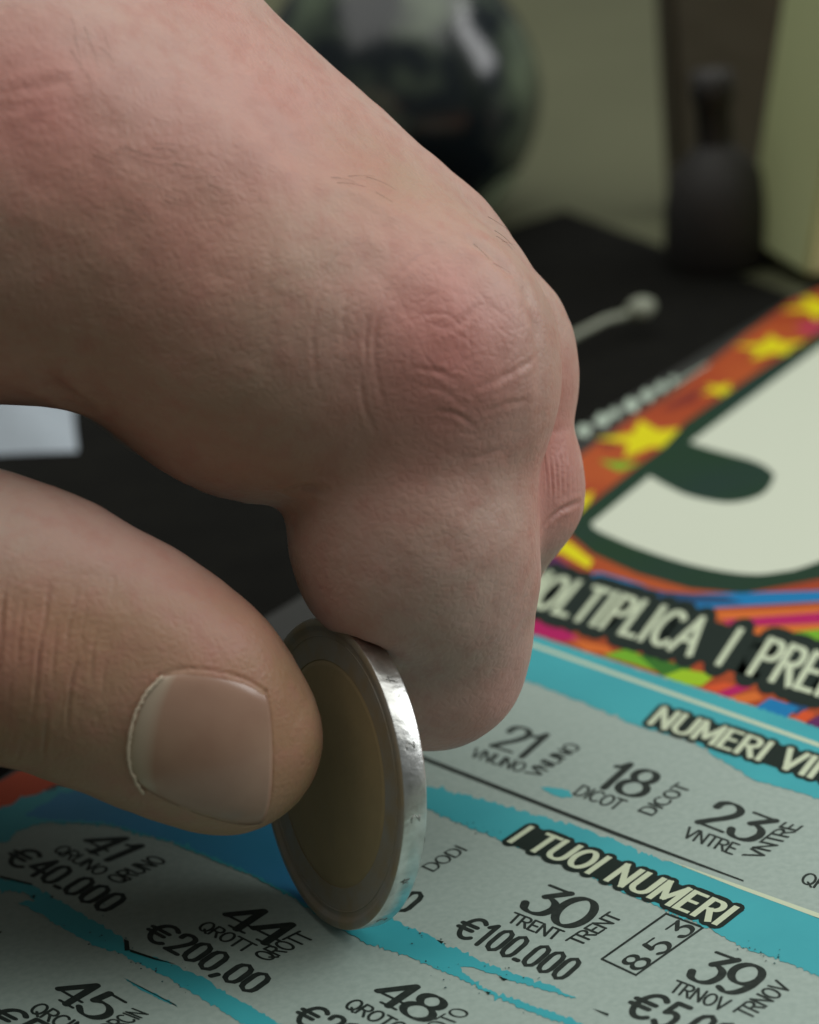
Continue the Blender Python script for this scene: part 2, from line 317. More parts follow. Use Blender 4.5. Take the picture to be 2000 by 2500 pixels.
def ribbons(strokes, wid, thin, cap):          # polygons in glyph space
    res = []
    def wfun(d):
        return thin + (wid-thin)*min(1, abs(d[1])*1.15) if thin is not None else wid
    for kind, pts in strokes:
        P = np.array(pts, float)
        groups = [P[i:i+2] for i in range(len(P)-1)] if kind == 'p' else [P]
        for Q in groups:
            if kind == 'c' and len(Q) < 12: Q = catmull(Q, 5)
            T = np.gradient(Q, axis=0)
            if kind == 'o': T[0] = T[-1] = Q[1]-Q[-2]
            T /= np.linalg.norm(T, axis=1)[:, None]+1e-12
            N = np.stack([-T[:, 1], T[:, 0]], 1)
            hw = np.array([wfun(t)/2 for t in T])
            L, R = Q+N*hw[:, None], Q-N*hw[:, None]
            polys = [[L[i], L[i+1], R[i+1], R[i]] for i in range(len(Q)-1)]
            if not cap and kind != 'o':
                for end, sgn in ((0, -1), (-1, 1)):
                    c, t, n, r = Q[end], T[end]*sgn, N[end], hw[end]
                    polys.append([c+n*r, c+n*r+t*r*.8, c-n*r+t*r*.8, c-n*r])
            if cap and kind != 'o':
                for end, sgn in ((0, -1), (-1, 1)):
                    c, t, n, r = Q[end], T[end]*sgn, N[end], hw[end]
                    polys.append([c+n*r]+[c+r*(n*math.cos(a)+t*math.sin(a)) for a in np.linspace(0, math.pi, 7)[1:-1]]+[c-n*r])
            res.append(polys)
    return res
def text(name, txt, fn, BL, BR, up, z, m, wid=.12, thin=None, font=None, ref=None, cap=True, grow=0, dz=.0006, track=0):
    font = font or {}
    items, adv = layout(txt, font, track)
    if ref: adv = layout(ref, font, track)[1]
    O = tk(*fn(*BL)); X = (tk(*fn(*BR))-O)/adv; Y = tk(*fn(BL[0]+up[0], BL[1]+up[1]))-O
    V, Fc = [], []; k = 0
    for x0, st in items:
        for polys in ribbons(st, wid+grow, thin, cap):
            k += 1; zz = z+(k % 9)*dz
            for poly in polys:
                b = len(V)
                for (px, py) in poly:
                    q = O+X*(x0+px)+Y*py; V.append((q[0], q[1], zz))
                Fc.append(tuple(range(b, b+len(poly))))
    o = mesh(name, V, Fc, m)
    me = o.data
    import bmesh
    bm = bmesh.new(); bm.from_mesh(me)
    for f in bm.faces:
        f.normal_update()
        if f.normal.z < 0: f.normal_flip()
    bm.to_mesh(me); bm.free()
    keep(o, card); return o
def number(num, word, fn, d, wd, vw):
    if d:
        bl, br, up = d; br = (bl[0]+(br[0]-bl[0])*.93, bl[1]+(br[1]-bl[1])*.93)
        text('drawn_number', num, fn, bl, br, up, .012, m_ink, .165, .08, GN)
    if wd: text('spelled_number', word, fn, *wd, .012, m_ink, .165)
    if vw: text('spelled_number', word, fn, *vw, .012, m_ink, .165)
number('21', 'VNUNO', R6, ((385, 455), (660, 545), (160, -137)), ((250, 520), (590, 628), (50, -52)), ((695, 660), (985, 462), (-82, -32)))
number('18', 'DICOT', R6, ((1060, 705), (1385, 808), (170, -150)), ((922, 765), (1215, 872), (66, -56)), ((1430, 910), (1698, 722), (-85, -30)))
number('23', 'VNTRE', R3, ((680, 372), (1205, 575), (225, -192)), ((565, 490), (1000, 645), (66, -78)), ((1222, 682), (1590, 400), (-140, -32)))
text('spelled_number', 'QR', R3, (1558, 872), (1770, 955), (62, -82), .012, m_ink, .14)
number('30', 'TRENT', R2, ((755, 620), (1210, 805), (205, -172)), ((680, 716), (1030, 852), (60, -60)), ((1192, 890), (1500, 688), (-92, -38)))
number('39', 'TRNOV', R3, ((585, 1672), (1120, 1875), (245, -225)), ((455, 1790), (920, 1965), (75, -85)), ((1135, 2030), (1500, 1760), (-130, -62)))
number('41', 'QRUNO', R4, ((640, 215), (985, 385), (285, -118)), ((440, 265), (830, 480), (100, -50)), ((1008, 548), (1415, 352), (-122, -52)))
number('44', 'QROTT', R5, ((212, 388), (600, 580), (180, -118)), ((78, 440), (400, 602), (72, -46)), ((537, 658), (848, 503), (-95, -44)))
number('45', 'QRCIN', R4, ((410, 1475), (860, 1735), (260, -155)), ((235, 1612), (640, 1830), (105, -70)), ((945, 1800), (1255, 1640), (-125, -50)))
number('48', 'QROTO', R5, ((1195, 885), (1590, 1078), (185, -125)), ((1028, 948), (1380, 1130), (78, -52)), None)
text('spelled_number', 'QROTO', ident, (1016, 2553), (1152, 2472), (-36, -14), .012, m_ink, .13)
text('spelled_number', 'DODI', R2, (160, 372), (415, 212), (-78, -34), .012, m_ink, .13)
text('drawn_number', '12', R2, (-420, 150), (-40, 312), (190, -170), .012, m_ink, .145, .07, GN)
PR = dict(wid=.155, font=GP)
text('prize_amount', '€100.000', R2, (285, 800), (1085, 1142), (152, -125), .012, m_ink, **PR)
text('prize_amount', '000', R2, (-340, 527), (-20, 668), (148, -122), .012, m_ink, **PR)
text('prize_amount', '€40.000', R4, (10, 340), (900, 800), (200, -118), .012, m_ink, **PR)
text('prize_amount', '€200,00', ident, (342, 2284), (618, 2430), (54, -36), .012, m_ink, **PR)
text('prize_amount', '€5.000', R3, (50, 1960), (1010, 2370), (235, -175), .012, m_ink, **PR)
text('prize_amount', '€5.000', R4, (-160, 1680), (760, 2150), (225, -120), .012, m_ink, **PR)
text('prize_amount', '€200.000', R5, (680, 1030), (1480, 1440), (150, -105), .012, m_ink, **PR)
# boxed code
CB = [(1470, 2342), (1553, 2381), (1717, 2265), (1627, 2231)]
for i in range(4):
    a, b = np.array(CB[i], float), np.array(CB[(i+1) % 4], float); n = np.array([-(b-a)[1], (b-a)[0]]); n *= 2.6/np.linalg.norm(n)
    t = (b-a)/np.linalg.norm(b-a)*2.5
    patch('code_frame', [a-n-t, b-n+t, b+n+t, a+n-t], .012+.002*i, m_ink)
for ch, bl, br in (('8', (205, 1625), (330, 1540)), ('5', (385, 1495), (510, 1408)), ('3', (580, 1355), (705, 1268))):
    text('code_digit', ch, R3, bl, br, (-165, -72), .012, m_ink, .17, .1, GN)
# headings: cream letters on a dark plate that follows them
def heading(txt, fn, BL, BR, up, ref, plate, wid):
    k = layout(txt, {}, .07)[1]/layout(ref or txt, {}, .07)[1]; e = np.array([(BR[0]-BL[0])*k, (BR[1]-BL[1])*k]); b0 = np.array(BL, float); uu = np.array(up, float); e1 = e/np.linalg.norm(e)*np.linalg.norm(uu)*.12
    patch('heading_bar', [fn(*q) for q in (b0-uu*.12-e1, b0+e-uu*.12, b0+e+uu*1.12, b0+uu*1.12-e1)], .051, m_plate)
    text('heading_plate', txt, fn, BL, BR, up, .056, m_plate, wid, None, ref=ref, grow=plate, dz=.0009, track=.07)
    text('heading', txt, fn, BL, BR, up, .070, m_cream, wid, wid*.68, ref=ref, cap=False, track=.07)
heading('NUMERI VINCENTI', R1, (765, 1072), (1415, 1288), (80, -86), 'NUMERI', .34, .20)
heading('I TUOI NUMERI', ident, (1240, 2053), (1762, 2262), (50, -34), None, .34, .20)
heading('MOLTIPLICA~I~PREMI', R1, (-42, 362), (1021, 692), (140, -160), 'MOLTIPLICA', .62, .19)
# rubbed-off crumbs of coating
cv_, cf_ = [], []
EDG = [[(898, 2307), (1000, 2336), (1059, 2362), (1115, 2386), (1174, 2417), (1278, 2466)], [(1000, 2268), (1083, 2306), (1181, 2351), (1261, 2379), (1348, 2407)], [(145, 2261), (232, 2310), (304, 2333), (377, 2371), (464, 2420)], [(180, 2220), (246, 2258), (319, 2322), (406, 2348), (500, 2389)], [(1238, 2057), (1140, 2019), (1050, 1978)], [(1810, 2314), (1906, 2346)]]
for n_ in range(90):
    P = EDG[n_ % len(EDG)]; k = rng.integers(len(P)-1); t = rng.random(); sp = 16 if n_ % 3 else 45
    q = tk(*(np.array(P[k])*(1-t)+np.array(P[k+1])*t+rng.normal(size=2)*sp*.5)); r_ = rng.uniform(.03, .13); b0 = len(cv_)
    for a in range(4): cv_.append((q[0]+r_*rng.uniform(.5, 1.3)*math.cos(a*1.57+n_), q[1]+r_*rng.uniform(.5, 1.3)*math.sin(a*1.57+n_), .075+rng.uniform(0, .03)))
    cv_.append((q[0], q[1], .09+r_*.6)); cf_ += [(b0+a, b0+(a+1) % 4, b0+4) for a in range(4)]+[(b0+3, b0+2, b0+1, b0)]
crumb = mesh('scratch_crumbs', cv_, cf_, mat('crumb', lin(70, 110, 112), .8, noise=(900, lin(40, 52, 52), 2, .4, .6)))
tag(crumb, 'tiny rubbed-off crumbs of teal scratch coating scattered on the card', 'crumbs', kind='stuff')
# ------------------------------------------------------------------ coin
m_silver = mat('coin_silver', lin(152, 138, 112), .45, .3, noise=(400, lin(150, 150, 144), 4, .35, .75), bump=(900, .25, 1e-4))
m_edge = mat('coin_edge', lin(226, 228, 226), .34, 1, noise=(700, lin(186, 188, 184), 4, .4, .75), bump=(1300, .55, 1.2e-4))
m_gold = mat('coin_gold', lin(158, 140, 104), .5, .2, noise=(350, lin(150, 134, 100), 4, .3, .75), bump=(330, .7, 2e-4))
m_mark = mat('coin_mark', lin(150, 150, 146), .4, 1)
nW = COIN_N @ BAS; cW = w(COIN_C)
exW = np.cross(nW, [0, 0, 1.0]); exW /= np.linalg.norm(exW); eyW = np.cross(nW, exW)
FR = (exW, eyW, nW)
coin = empty('coin', cW - COIN_R*np.array([0, 0, .9])); tag(coin, 'two-tone coin with gold centre and silver rim held upright on the card', 'coin')
T_ = COIN_T
lathe('rim_ring', [(9.45, -.25), (11.7, -.25), (11.95, -.22), (12.15, -.02), (12.3, 0), (12.7, -.01), (12.82, -.08), (12.84, -.10)], cW, m_silver, 128, coin, frame=FR)
lathe('edge_band', [(12.84, -.10), (12.875, -.18), (12.875, -T_+.18), (12.84, -T_+.08), (12.7, -T_+.01), (12.3, -T_), (12.1, -T_+.15), (0.02, -T_+.2)], cW, m_edge, 128, coin, frame=FR)
lathe('gold_core', [(.02, -.20), (6, -.20), (8.9, -.22), (9.2, -.24), (9.34, -.31), (9.45, -.31), (9.45, -.25)], cW, m_gold, 128, coin, frame=FR)
def oncoin(r, a, z=0): return cW+exW*r*math.cos(a)+eyW*r*math.sin(a)+nW*z
# face relief: concentric line near the rim
tube('relief_line', [oncoin(11.4, a, -.24) for a in np.linspace(0, 2*math.pi, 120)], .05, m_silver, 6, coin)
# figures struck into the edge band
for k in range(14):
    a = 2*math.pi*k/14+.11
    ph = [(-.5, .28), (0, .34), (.5, .1), (.1, -.2), (-.4, -.32), (.5, -.34)] if k % 3 else [(-.4, -.3), (0, .35), (.4, -.3), (-.5, .1), (.5, .1)]
    tube('edge_mark', [oncoin(12.885, a+x*.045, -T_/2+y*1.1) for x, y in ph], .045, m_mark, 5, coin)
# ------------------------------------------------------------------ the hand, one continuous skin
VOX = .55
LO = np.array([-122.0, -40.0, 168.0]); HI = np.array([22.0, 62.0, 266.0])
NG = np.ceil((HI-LO)/VOX).astype(int)
SDF = np.full(NG, 50.0, np.float32)
AX = [LO[i]+VOX*np.arange(NG[i]) for i in range(3)]
def block(lo, hi):
    a = np.clip(np.floor((lo-LO)/VOX).astype(int), 0, NG-1); b = np.clip(np.ceil((hi-LO)/VOX).astype(int)+1, 1, NG)
    return tuple(slice(a[i], b[i]) for i in range(3))
def chain(ctrl, k, flat=None, sub=5, pad=6.0):
    """ctrl rows: px, py, depth mm, radius mm; a swept tube with changing radius, merged into the hand with blend k."""
    C = np.array([list(cp(x, y, d))+[r] for x, y, d, r in ctrl]); S = catmull(C, sub)
    lo = (S[:, :3]-S[:, 3:]).min(0)-pad; hi = (S[:, :3]+S[:, 3:]).max(0)+pad
    sl = block(lo, hi)
    X = np.stack(np.meshgrid(*[AX[i][sl[i]].astype(np.float32) for i in range(3)], indexing='ij'), -1)
    d = np.full(X.shape[:3], 50.0, np.float32)
    for i in range(len(S)-1):
        a, b = S[i, :3].astype(np.float32), S[i+1, :3].astype(np.float32); ra, rb = S[i, 3], S[i+1, 3]
        l2 = min(a[j] for j in range(1)), 0
        s2 = block(np.minimum(a-ra, b-rb)-pad, np.maximum(a+ra, b+rb)+pad)
        off = tuple(slice(max(0, s2[j].start-sl[j].start), max(0, s2[j].stop-sl[j].start)) for j in range(3))
        Y = X[off]
        if Y.size == 0: continue
        ab = b-a; t = np.clip(((Y-a)@ab)/(ab@ab+1e-9), 0, 1)
        q = Y-a-t[..., None]*ab
        dd = (q*q).sum(-1)
        if flat is not None:
            n, rho = flat; dd = dd+(1/rho**2-1)*(q@np.asarray(n, np.float32))**2
        dd = np.sqrt(dd)-(ra+(rb-ra)*t)
        d[off] = np.minimum(d[off], dd)
    A = SDF[sl]
    if k <= 0: SDF[sl] = np.minimum(A, d)
    else:
        h = np.maximum(k-np.abs(A-d), 0)/k; SDF[sl] = np.minimum(A, d)-h*h*k/4
def blob(px, py, d, r, k): chain([(px, py, d, r), (px+3, py, d, r)], k, sub=1)
# palm, wrist and forearm stump
chain([(-3300, 250, 214, 25), (-2500, 240, 214, 24), (-1900, 230, 214, 25), (-1300, 220, 214, 26)], 6, flat=((.0, .55, -.83), .82))
chain([(-1500, 300, 207, 19), (-700, 370, 199, 17.5), (-110, 415, 197, 16.6)], 9)          # index metacarpal
chain([(-1500, 80, 213, 18), (-700, 0, 210, 17), (60, 10, 211, 15)], 9)                   # middle metacarpal
chain([(-1500, 0, 228, 17), (-700, -60, 226, 16), (0, 20, 227, 14)], 9)                   # ring metacarpal
chain([(-1500, 120, 240, 15), (-800, 140, 240, 14), (-150, 240, 240, 12.5)], 9)           # little metacarpal
chain([(-2100, 520, 208, 17), (-1600, 860, 204, 17), (-1000, 1180, 197, 14.5)], 10)       # ball of the thumb
chain([(-1500, 640, 234, 19), (-900, 860, 238, 16), (-420, 960, 240, 12.5)], 8)             # heel of the hand, unseen, added to block light from the gap
# ring and little finger folded under
chain([(0, 60, 228, 12.5), (450, 420, 230, 11), (800, 760, 231, 10.4), (850, 950, 233, 9.4), (690, 1000, 234, 8.6), (420, 920, 234, 8.0)], 2.0)
chain([(-150, 260, 240, 11), (200, 560, 245, 9.6), (520, 880, 246, 9), (570, 960, 245, 8.2), (450, 950, 243, 7.6), (320, 880, 241, 7.0)], 2.0)
# middle finger
chain([(60, 0, 208, 14.2), (460, 330, 209, 12.6), (850, 640, 211, 11.5), (1020, 795, 212, 10.7), (1106, 902, 212, 10.8)], 3.5)
chain([(-60, 190, 199, 14.5), (320, 420, 200.5, 13.2), (650, 620, 202.5, 11.8), (900, 740, 204, 10.6)], 7)   # flesh between the two fingers
chain([(1112, 905, 213, 10.6), (1150, 1050, 212, 8.6), (1182, 1185, 212, 8.35)], .8)
chain([(1182, 1185, 212, 8.3), (1095, 1360, 218, 7.6), (980, 1420, 224, 7.0), (890, 1380, 226, 6.4)], 1.2)
# index finger
chain([(-110, 425, 197, 16.3), (200, 565, 196.5, 13.4), (490, 735, 197, 11.7), (720, 830, 198.5, 11.3)], 8)
chain([(600, 790, 197.8, 11.9), (790, 860, 199, 11.6), (1000, 902, 201.5, 11.1)], 3.0)
blob(1010, 890, 200, 10.9, 4)
blob(575, 945, 199, 8.0, 5)                                                               # soft underside of the first phalanx
chain([(1000, 920, 201.5, 10.9), (1006, 1100, 201.5, 10.2), (1000, 1270, 201, 9.8), (1008, 1350, 201.5, 9.4)], 2.6)
chain([(1020, 1320, 201.6, 9.3), (1068, 1430, 203.5, 8.2), (1072, 1530, 205.5, 7.9), (1058, 1606, 206.8, 7.8)], 3.0)
# thumb
tf = (np.array([.15, .12, -1.0])/np.linalg.norm([.15, .12, -1.0]), .80)
chain([(-1000, 1180, 197, 13.5), (-520, 1360, 193, 11.9), (-60, 1497, 192, 11.3), (170, 1574, 192.5, 10.6), (400, 1686, 194, 9.9), (545, 1798, 195.5, 8.0)], 2.5, flat=tf)
# keep the flesh clear of the coin: pressed flat where it meets the two faces
X = np.stack(np.meshgrid(*[a.astype(np.float32) for a in AX], indexing='ij'), -1)
q = X-COIN_C.astype(np.float32); hn = q@COIN_N.astype(np.float32); rad = np.sqrt(np.maximum((q*q).sum(-1)-hn**2, 0))
dc = np.maximum(np.maximum(hn-.02, -COIN_T-.02-hn), rad-COIN_R-.02)
kk = .9; hh = np.maximum(kk-np.abs(SDF+dc), 0)/kk; SDF = np.maximum(SDF, -dc)+hh*hh*kk/4       # flesh rounds off where it meets the coin
# and above the card
hp = X@up_c.astype(np.float32)+CAM_H
SDF = np.maximum(SDF, .12-hp)
del X, q, hn, rad, dc, hp
def surface_nets(S):
    neg = S < 0; nx, ny, nz = S.shape
    c = np.zeros((nx-1, ny-1, nz-1), np.int8)
    for i in (0, 1):
        for j in (0, 1):
            for k in (0, 1): c += neg[i:nx-1+i, j:ny-1+j, k:nz-1+k]
    act = (c > 0) & (c < 8); I = np.argwhere(act); idx = np.full(act.shape, -1, np.int32); idx[act] = np.arange(len(I))
    acc = np.zeros((len(I), 3)); cnt = np.zeros(len(I))
    cor = [(i, j, k) for i in (0, 1) for j in (0, 1) for k in (0, 1)]
    for a in cor:
        for ax in range(3):
            if a[ax]: continue
            b = list(a); b[ax] = 1
            va = S[I[:, 0]+a[0], I[:, 1]+a[1], I[:, 2]+a[2]]; vb = S[I[:, 0]+b[0], I[:, 1]+b[1], I[:, 2]+b[2]]
            m = (va < 0) != (vb < 0); t = np.zeros(len(I)); t[m] = va[m]/(va[m]-vb[m])
            p = np.tile(np.array(a, float), (len(I), 1)); p[:, ax] = t
            acc[m] += p[m]; cnt[m] += 1
    V = LO+VOX*(I+acc/cnt[:, None]); Q = []
    for ax in range(3):
        u, v = [(1, 2), (2, 0), (0, 1)][ax]
        sa = [slice(None)]*3; sb = [slice(None)]*3; sa[ax] = slice(0, -1); sb[ax] = slice(1, None)
        e = np.argwhere(neg[tuple(sa)] != neg[tuple(sb)]); e = e[(e[:, u] > 0) & (e[:, v] > 0) & (e[:, u] < S.shape[u]-1) & (e[:, v] < S.shape[v]-1)]
        sgn = neg[e[:, 0], e[:, 1], e[:, 2]]
        def at(du, dv):
            f = e.copy(); f[:, u] += du; f[:, v] += dv; return idx[f[:, 0], f[:, 1], f[:, 2]]
        q4 = np.stack([at(-1, -1), at(0, -1), at(0, 0), at(-1, 0)], 1)
        q4[~sgn] = q4[~sgn][:, ::-1]; Q.append(q4)
    Q = np.vstack(Q); return V, Q[(Q >= 0).all(1)]
HV, HQ = surface_nets(SDF)
def relax(V, Q, it, lam=.5):
    E = np.vstack([Q[:, [0, 1]], Q[:, [1, 2]], Q[:, [2, 3]], Q[:, [3, 0]]])
    for _ in range(it):
        s = np.zeros_like(V); c = np.zeros(len(V))
        np.add.at(s, E[:, 0], V[E[:, 1]]); np.add.at(c, E[:, 0], 1); np.add.at(s, E[:, 1], V[E[:, 0]]); np.add.at(c, E[:, 1], 1)
        V = V+lam*(s/c[:, None]-V)
    return V
HV = relax(HV, HQ, 4)
me = bpy.data.meshes.new('hand')
me.from_pydata(HV.tolist(), [], HQ.tolist()); me.update()
tmp = bpy.data.objects.new('hand_tmp', me); sc.collection.objects.link(tmp)
sm = tmp.modifiers.new('s', 'SUBSURF'); sm.levels = 1; sm.render_levels = 1
dg = bpy.context.evaluated_depsgraph_get(); fine = bpy.data.meshes.new_from_object(tmp.evaluated_get(dg))
bpy.data.objects.remove(tmp); bpy.data.meshes.remove(me)
nv = len(fine.vertices); V = np.empty(nv*3); fine.vertices.foreach_get('co', V); V = V.reshape(-1, 3)
N = np.empty(nv*3); fine.vertices.foreach_get('normal', N); N = N.reshape(-1, 3)
bvh = BVHTree.FromPolygons([tuple(p) for p in HV], [tuple(q) for q in HQ])
def onskin(x, y):
    d = Vector(((x-1000)/F, (1250-y)/F, 1.0)).normalized()
    h = bvh.ray_cast(Vector((0, 0, 0)), d)
    if h[0] is None: return None, None
    return np.array(h[0]), np.array(h[1])
D = np.zeros(nv)                                # displacement along the normal, mm
def near(P3, R):
    lo, hi = P3.min(0)-R, P3.max(0)+R
    ii = np.where(((V > lo) & (V < hi)).all(1))[0]
    if len(ii) == 0: return ii, ii
    d = np.full(len(ii), 99.0); 
    for p in P3: d = np.minimum(d, ((V[ii]-p)**2).sum(1))
    return ii, np.sqrt(d)
GR = []
def groove(px, depth, width, ridge=.3, n=7, fade=True):
    L = catmull(np.array(px, float), n); P3 = []
    for k, (x, y) in enumerate(L):
        p, _ = onskin(x, y)
        if p is not None: P3.append(p)
    if len(P3) < 2: return
    P3 = np.array(P3); out = []
    for a, b in zip(P3[:-1], P3[1:]):
        if np.linalg.norm(b-a) < 4: out += [a+(b-a)*t for t in np.linspace(0, 1, 6)[:-1]]
    GR.append((np.array(out+[P3[-1]]), depth, width, ridge, fade))
def carve(P3, depth, width, ridge, fade):
    ii, d = near(P3, width*4)
    if len(ii) == 0: return
    s = np.ones(len(ii))
    if fade:
        e0 = np.linalg.norm(V[ii]-P3[0], axis=1); e1 = np.linalg.norm(V[ii]-P3[-1], axis=1)
        LL = np.linalg.norm(np.diff(P3, axis=0), axis=1).sum()
        s = np.clip(np.minimum(e0, e1)/(LL*.3+.01), .1, 1)
    wv = .75+.5*vnoise(V[ii], 1.6, 21)*.6
    D[ii] += s*np.clip(wv, .3, 1.5)*(-depth*np.exp(-(d/width)**2)+ridge*depth*np.exp(-((d-2.1*width)/(1.1*width))**2))
# knuckle folds of the index finger
K = [([(1075, 605), (1000, 650), (945, 715), (918, 790), (914, 870), (930, 960), (962, 1050), (1000, 1090)], .09, .22, .2),
     ([(880, 572), (815, 635), (778, 720), (764, 820), (775, 930), (800, 1020)], .07, .22, .2),
     ([(915, 600), (862, 680), (838, 770), (842, 860)], .06, .22),
     ([(705, 500), (670, 590), (655, 700), (668, 820)], .035, .35),
     ([(640, 530), (610, 640), (608, 760)], .025, .35),
     ([(878, 905), (890, 990), (925, 1075)], .11, .22),
     ([(900, 760), (893, 830), (895, 900)], .10, .2),
     ([(1320, 862), (1260, 900), (1200, 930), (1130, 955)], .10, .26),
     ([(1290, 975), (1230, 985), (1170, 1010)], .07, .24),
     ([(1180, 735), (1120, 790), (1075, 800)], .07, .3),
     ([(1000, 900), (1060, 905), (1120, 930)], .07, .22), ([(1010, 945), (1070, 950), (1130, 985)], .07, .22), ([(1040, 1000), (1110, 1010), (1170, 1050)], .06, .2),
     ([(1120, 1125), (1190, 1108), (1260, 1080)], .05, .28),
     ([(714, 1200), (750, 1190), (790, 1196)], .35, .4),
     
     ([(0, 245), (60, 222), (130, 205), (200, 200)], .13, .5), ([(-10, 275), (50, 262), (110, 240)], .09, .4),
     ([(225, 80), (215, 140), (200, 170)], .05, .6),
     ([(100, 905), (130, 940), (185, 985)], .6, .9),
     # thumb joint
     ([(20, 1390), (8, 1480), (2, 1590), (-6, 1680)], .22, .16), ([(120, 1400), (112, 1500), (96, 1590), (88, 1690), (70, 1800)], .20, .15),
     ([(190, 1440), (168, 1530), (160, 1580)], .16, .15), ([(200, 1580), (178, 1650), (168, 1720), (165, 1790)], .18, .15),
     ([(118, 1720), (112, 1790), (105, 1860)], .14, .15), ([(60, 1450), (48, 1560), (44, 1640)], .10, .15), ([(140, 1500), (130, 1620), (128, 1690)], .09, .14),
     ([(-60, 1420), (-80, 1560), (-90, 1700)], .22, .3), ([(240, 1520), (225, 1600), (222, 1680)], .07, .15), ([(30, 1640), (24, 1720), (18, 1790)], .10, .15),
     # middle finger: end joint and nail fold
     ([(1318, 1295), (1345, 1262), (1380, 1238), (1425, 1222)], .24, .25), ([(1314, 1060), (1350, 1050), (1390, 1045)], .12, .4)]
for x in (1325, 1337, 1349, 1361, 1373, 1385, 1397, 1408):
    K.append(([(x, 1085+rng.random()*20), (x+4, 1130), (x+8, 1185), (x+7, 1215+rng.random()*15)], .06+.05*rng.random(), .14))
for _ in range(46):                             # a net of fine short lines over the bent knuckle
    a0 = rng.uniform(0, 2*math.pi); r_ = rng.uniform(.15, 1); x0, y0 = 1080+190*r_*math.cos(a0), 850+230*r_*math.sin(a0)
    an = a0+math.pi/2+rng.normal()*.5; L_ = rng.uniform(30, 80)
    K.append(([(x0-L_*math.cos(an), y0-L_*math.sin(an)), (x0+rng.normal()*6, y0+rng.normal()*6), (x0+L_*math.cos(an), y0+L_*math.sin(an))], rng.uniform(.012, .036), .14, .1))
for _ in range(40):                             # and over the thumb joint
    x0, y0 = rng.uniform(-20, 280), rng.uniform(1420, 1840); L_ = rng.uniform(20, 60)
    K.append(([(x0+L_*.15, y0-L_), (x0+rng.normal()*5, y0), (x0-L_*.2, y0+L_)], rng.uniform(.02, .06), .13, .1))
for k in K: groove(*k)
groove([(1060, 545), (1130, 585), (1205, 640), (1275, 720), (1306, 800), (1316, 880), (1314, 1000)], .38, .75, .15)
# tendon and vein ridges over the back of the hand
groove([(560, 330), (700, 420), (850, 470), (1000, 560), (1100, 640)], -.18, 1.6, 0)
groove([(480, 40), (640, 230), (760, 350), (900, 430)], -.14, 1.5, 0)
groove([(700, 180), (830, 320), (960, 420)], .12, 1.2, .3)
# nail bed on the thumb
NT = [(389, 1650), (430, 1637), (470, 1633), (520, 1638), (574, 1650), (615, 1666), (650, 1690)]
NB = [(338, 1920), (385, 1948), (440, 1974), (500, 1996), (560, 2012), (600, 2018), (636, 2015)]
NL = [(389, 1650), (352, 1695), (326, 1750), (313, 1810), (312, 1868), (338, 1920)]
NR = [(650, 1690), (659, 1760), (663, 1840), (662, 1910), (654, 1970), (636, 2015)]
groove(NT, .09, .16, .05, fade=False); groove(NB, .07, .16, .05, fade=False); groove(NL, .06, .15, .1, fade=False); groove(NR, .15, .16, .0, fade=False)
# finer skin along the creases before they are pressed in
import bmesh
cells = set()
for P3, dp, wd, rg, fd in GR:
    if wd < .5:
        for p in P3:
            a, b = np.floor((p-.75)/.5).astype(int), np.floor((p+.75)/.5).astype(int)
            for i in range(a[0], b[0]+1):
                for j in range(a[1], b[1]+1):
                    for k in range(a[2], b[2]+1): cells.add((i*4001+j)*4001+k)
cells = np.array(sorted(cells), np.int64)
fc = np.empty(len(fine.polygons)*3); fine.polygons.foreach_get('center', fc); ci = np.floor(fc.reshape(-1, 3)/.5).astype(np.int64)
sel = np.isin((ci[:, 0]*4001+ci[:, 1])*4001+ci[:, 2], cells)
bm = bmesh.new(); bm.from_mesh(fine); bm.faces.ensure_lookup_table()
es = set(); 
for fi in np.where(sel)[0]:
    for e in bm.faces[fi].edges: es.add(e)
bmesh.ops.subdivide_edges(bm, edges=list(es), cuts=1, use_grid_fill=True, smooth=0)
bm.to_mesh(fine); bm.free(); fine.update()
nv = len(fine.vertices); V = np.empty(nv*3); fine.vertices.foreach_get('co', V); V = V.reshape(-1, 3)
N = np.empty(nv*3); fine.vertices.foreach_get('normal', N); N = N.reshape(-1, 3)
D = np.zeros(nv)
# unevenness of living skin
def vnoise(P, s, seed):
    g = np.random.default_rng(seed).normal(size=(32, 32, 32)); q = P/s; f = np.floor(q).astype(int); t = q-f; t = t*t*(3-2*t); r = 0
    for i in (0, 1):
        for j in (0, 1):
            for k in (0, 1):
                wgt = (t[:, 0] if i else 1-t[:, 0])*(t[:, 1] if j else 1-t[:, 1])*(t[:, 2] if k else 1-t[:, 2])
                r = r+wgt*g[(f[:, 0]+i) % 32, (f[:, 1]+j) % 32, (f[:, 2]+k) % 32]
    return r
for g_ in GR: carve(*g_)
nc_, _n = onskin(490, 1830)
nmask = 1-.92*np.exp(-(((V-nc_)**2).sum(1)/7.6**2)**2)      # the nail bed is smooth
D += nmask*(.16*vnoise(V, 7, 1)+.07*vnoise(V, 3.1, 2)+.018*vnoise(V, 1.2, 3))
ctr = .35*np.exp(-((V-cp(1150, 800, 191))**2).sum(1)/2/5.5**2); D += ctr
q = V-COIN_C; hn = q@COIN_N; rd = np.sqrt(np.maximum((q*q).sum(1)-hn**2, 0))
cd = np.maximum(np.maximum(hn, -COIN_T-hn), rd-COIN_R); D *= np.clip((cd-.1)/1.2, 0, 1)
V2 = V+N*D[:, None]
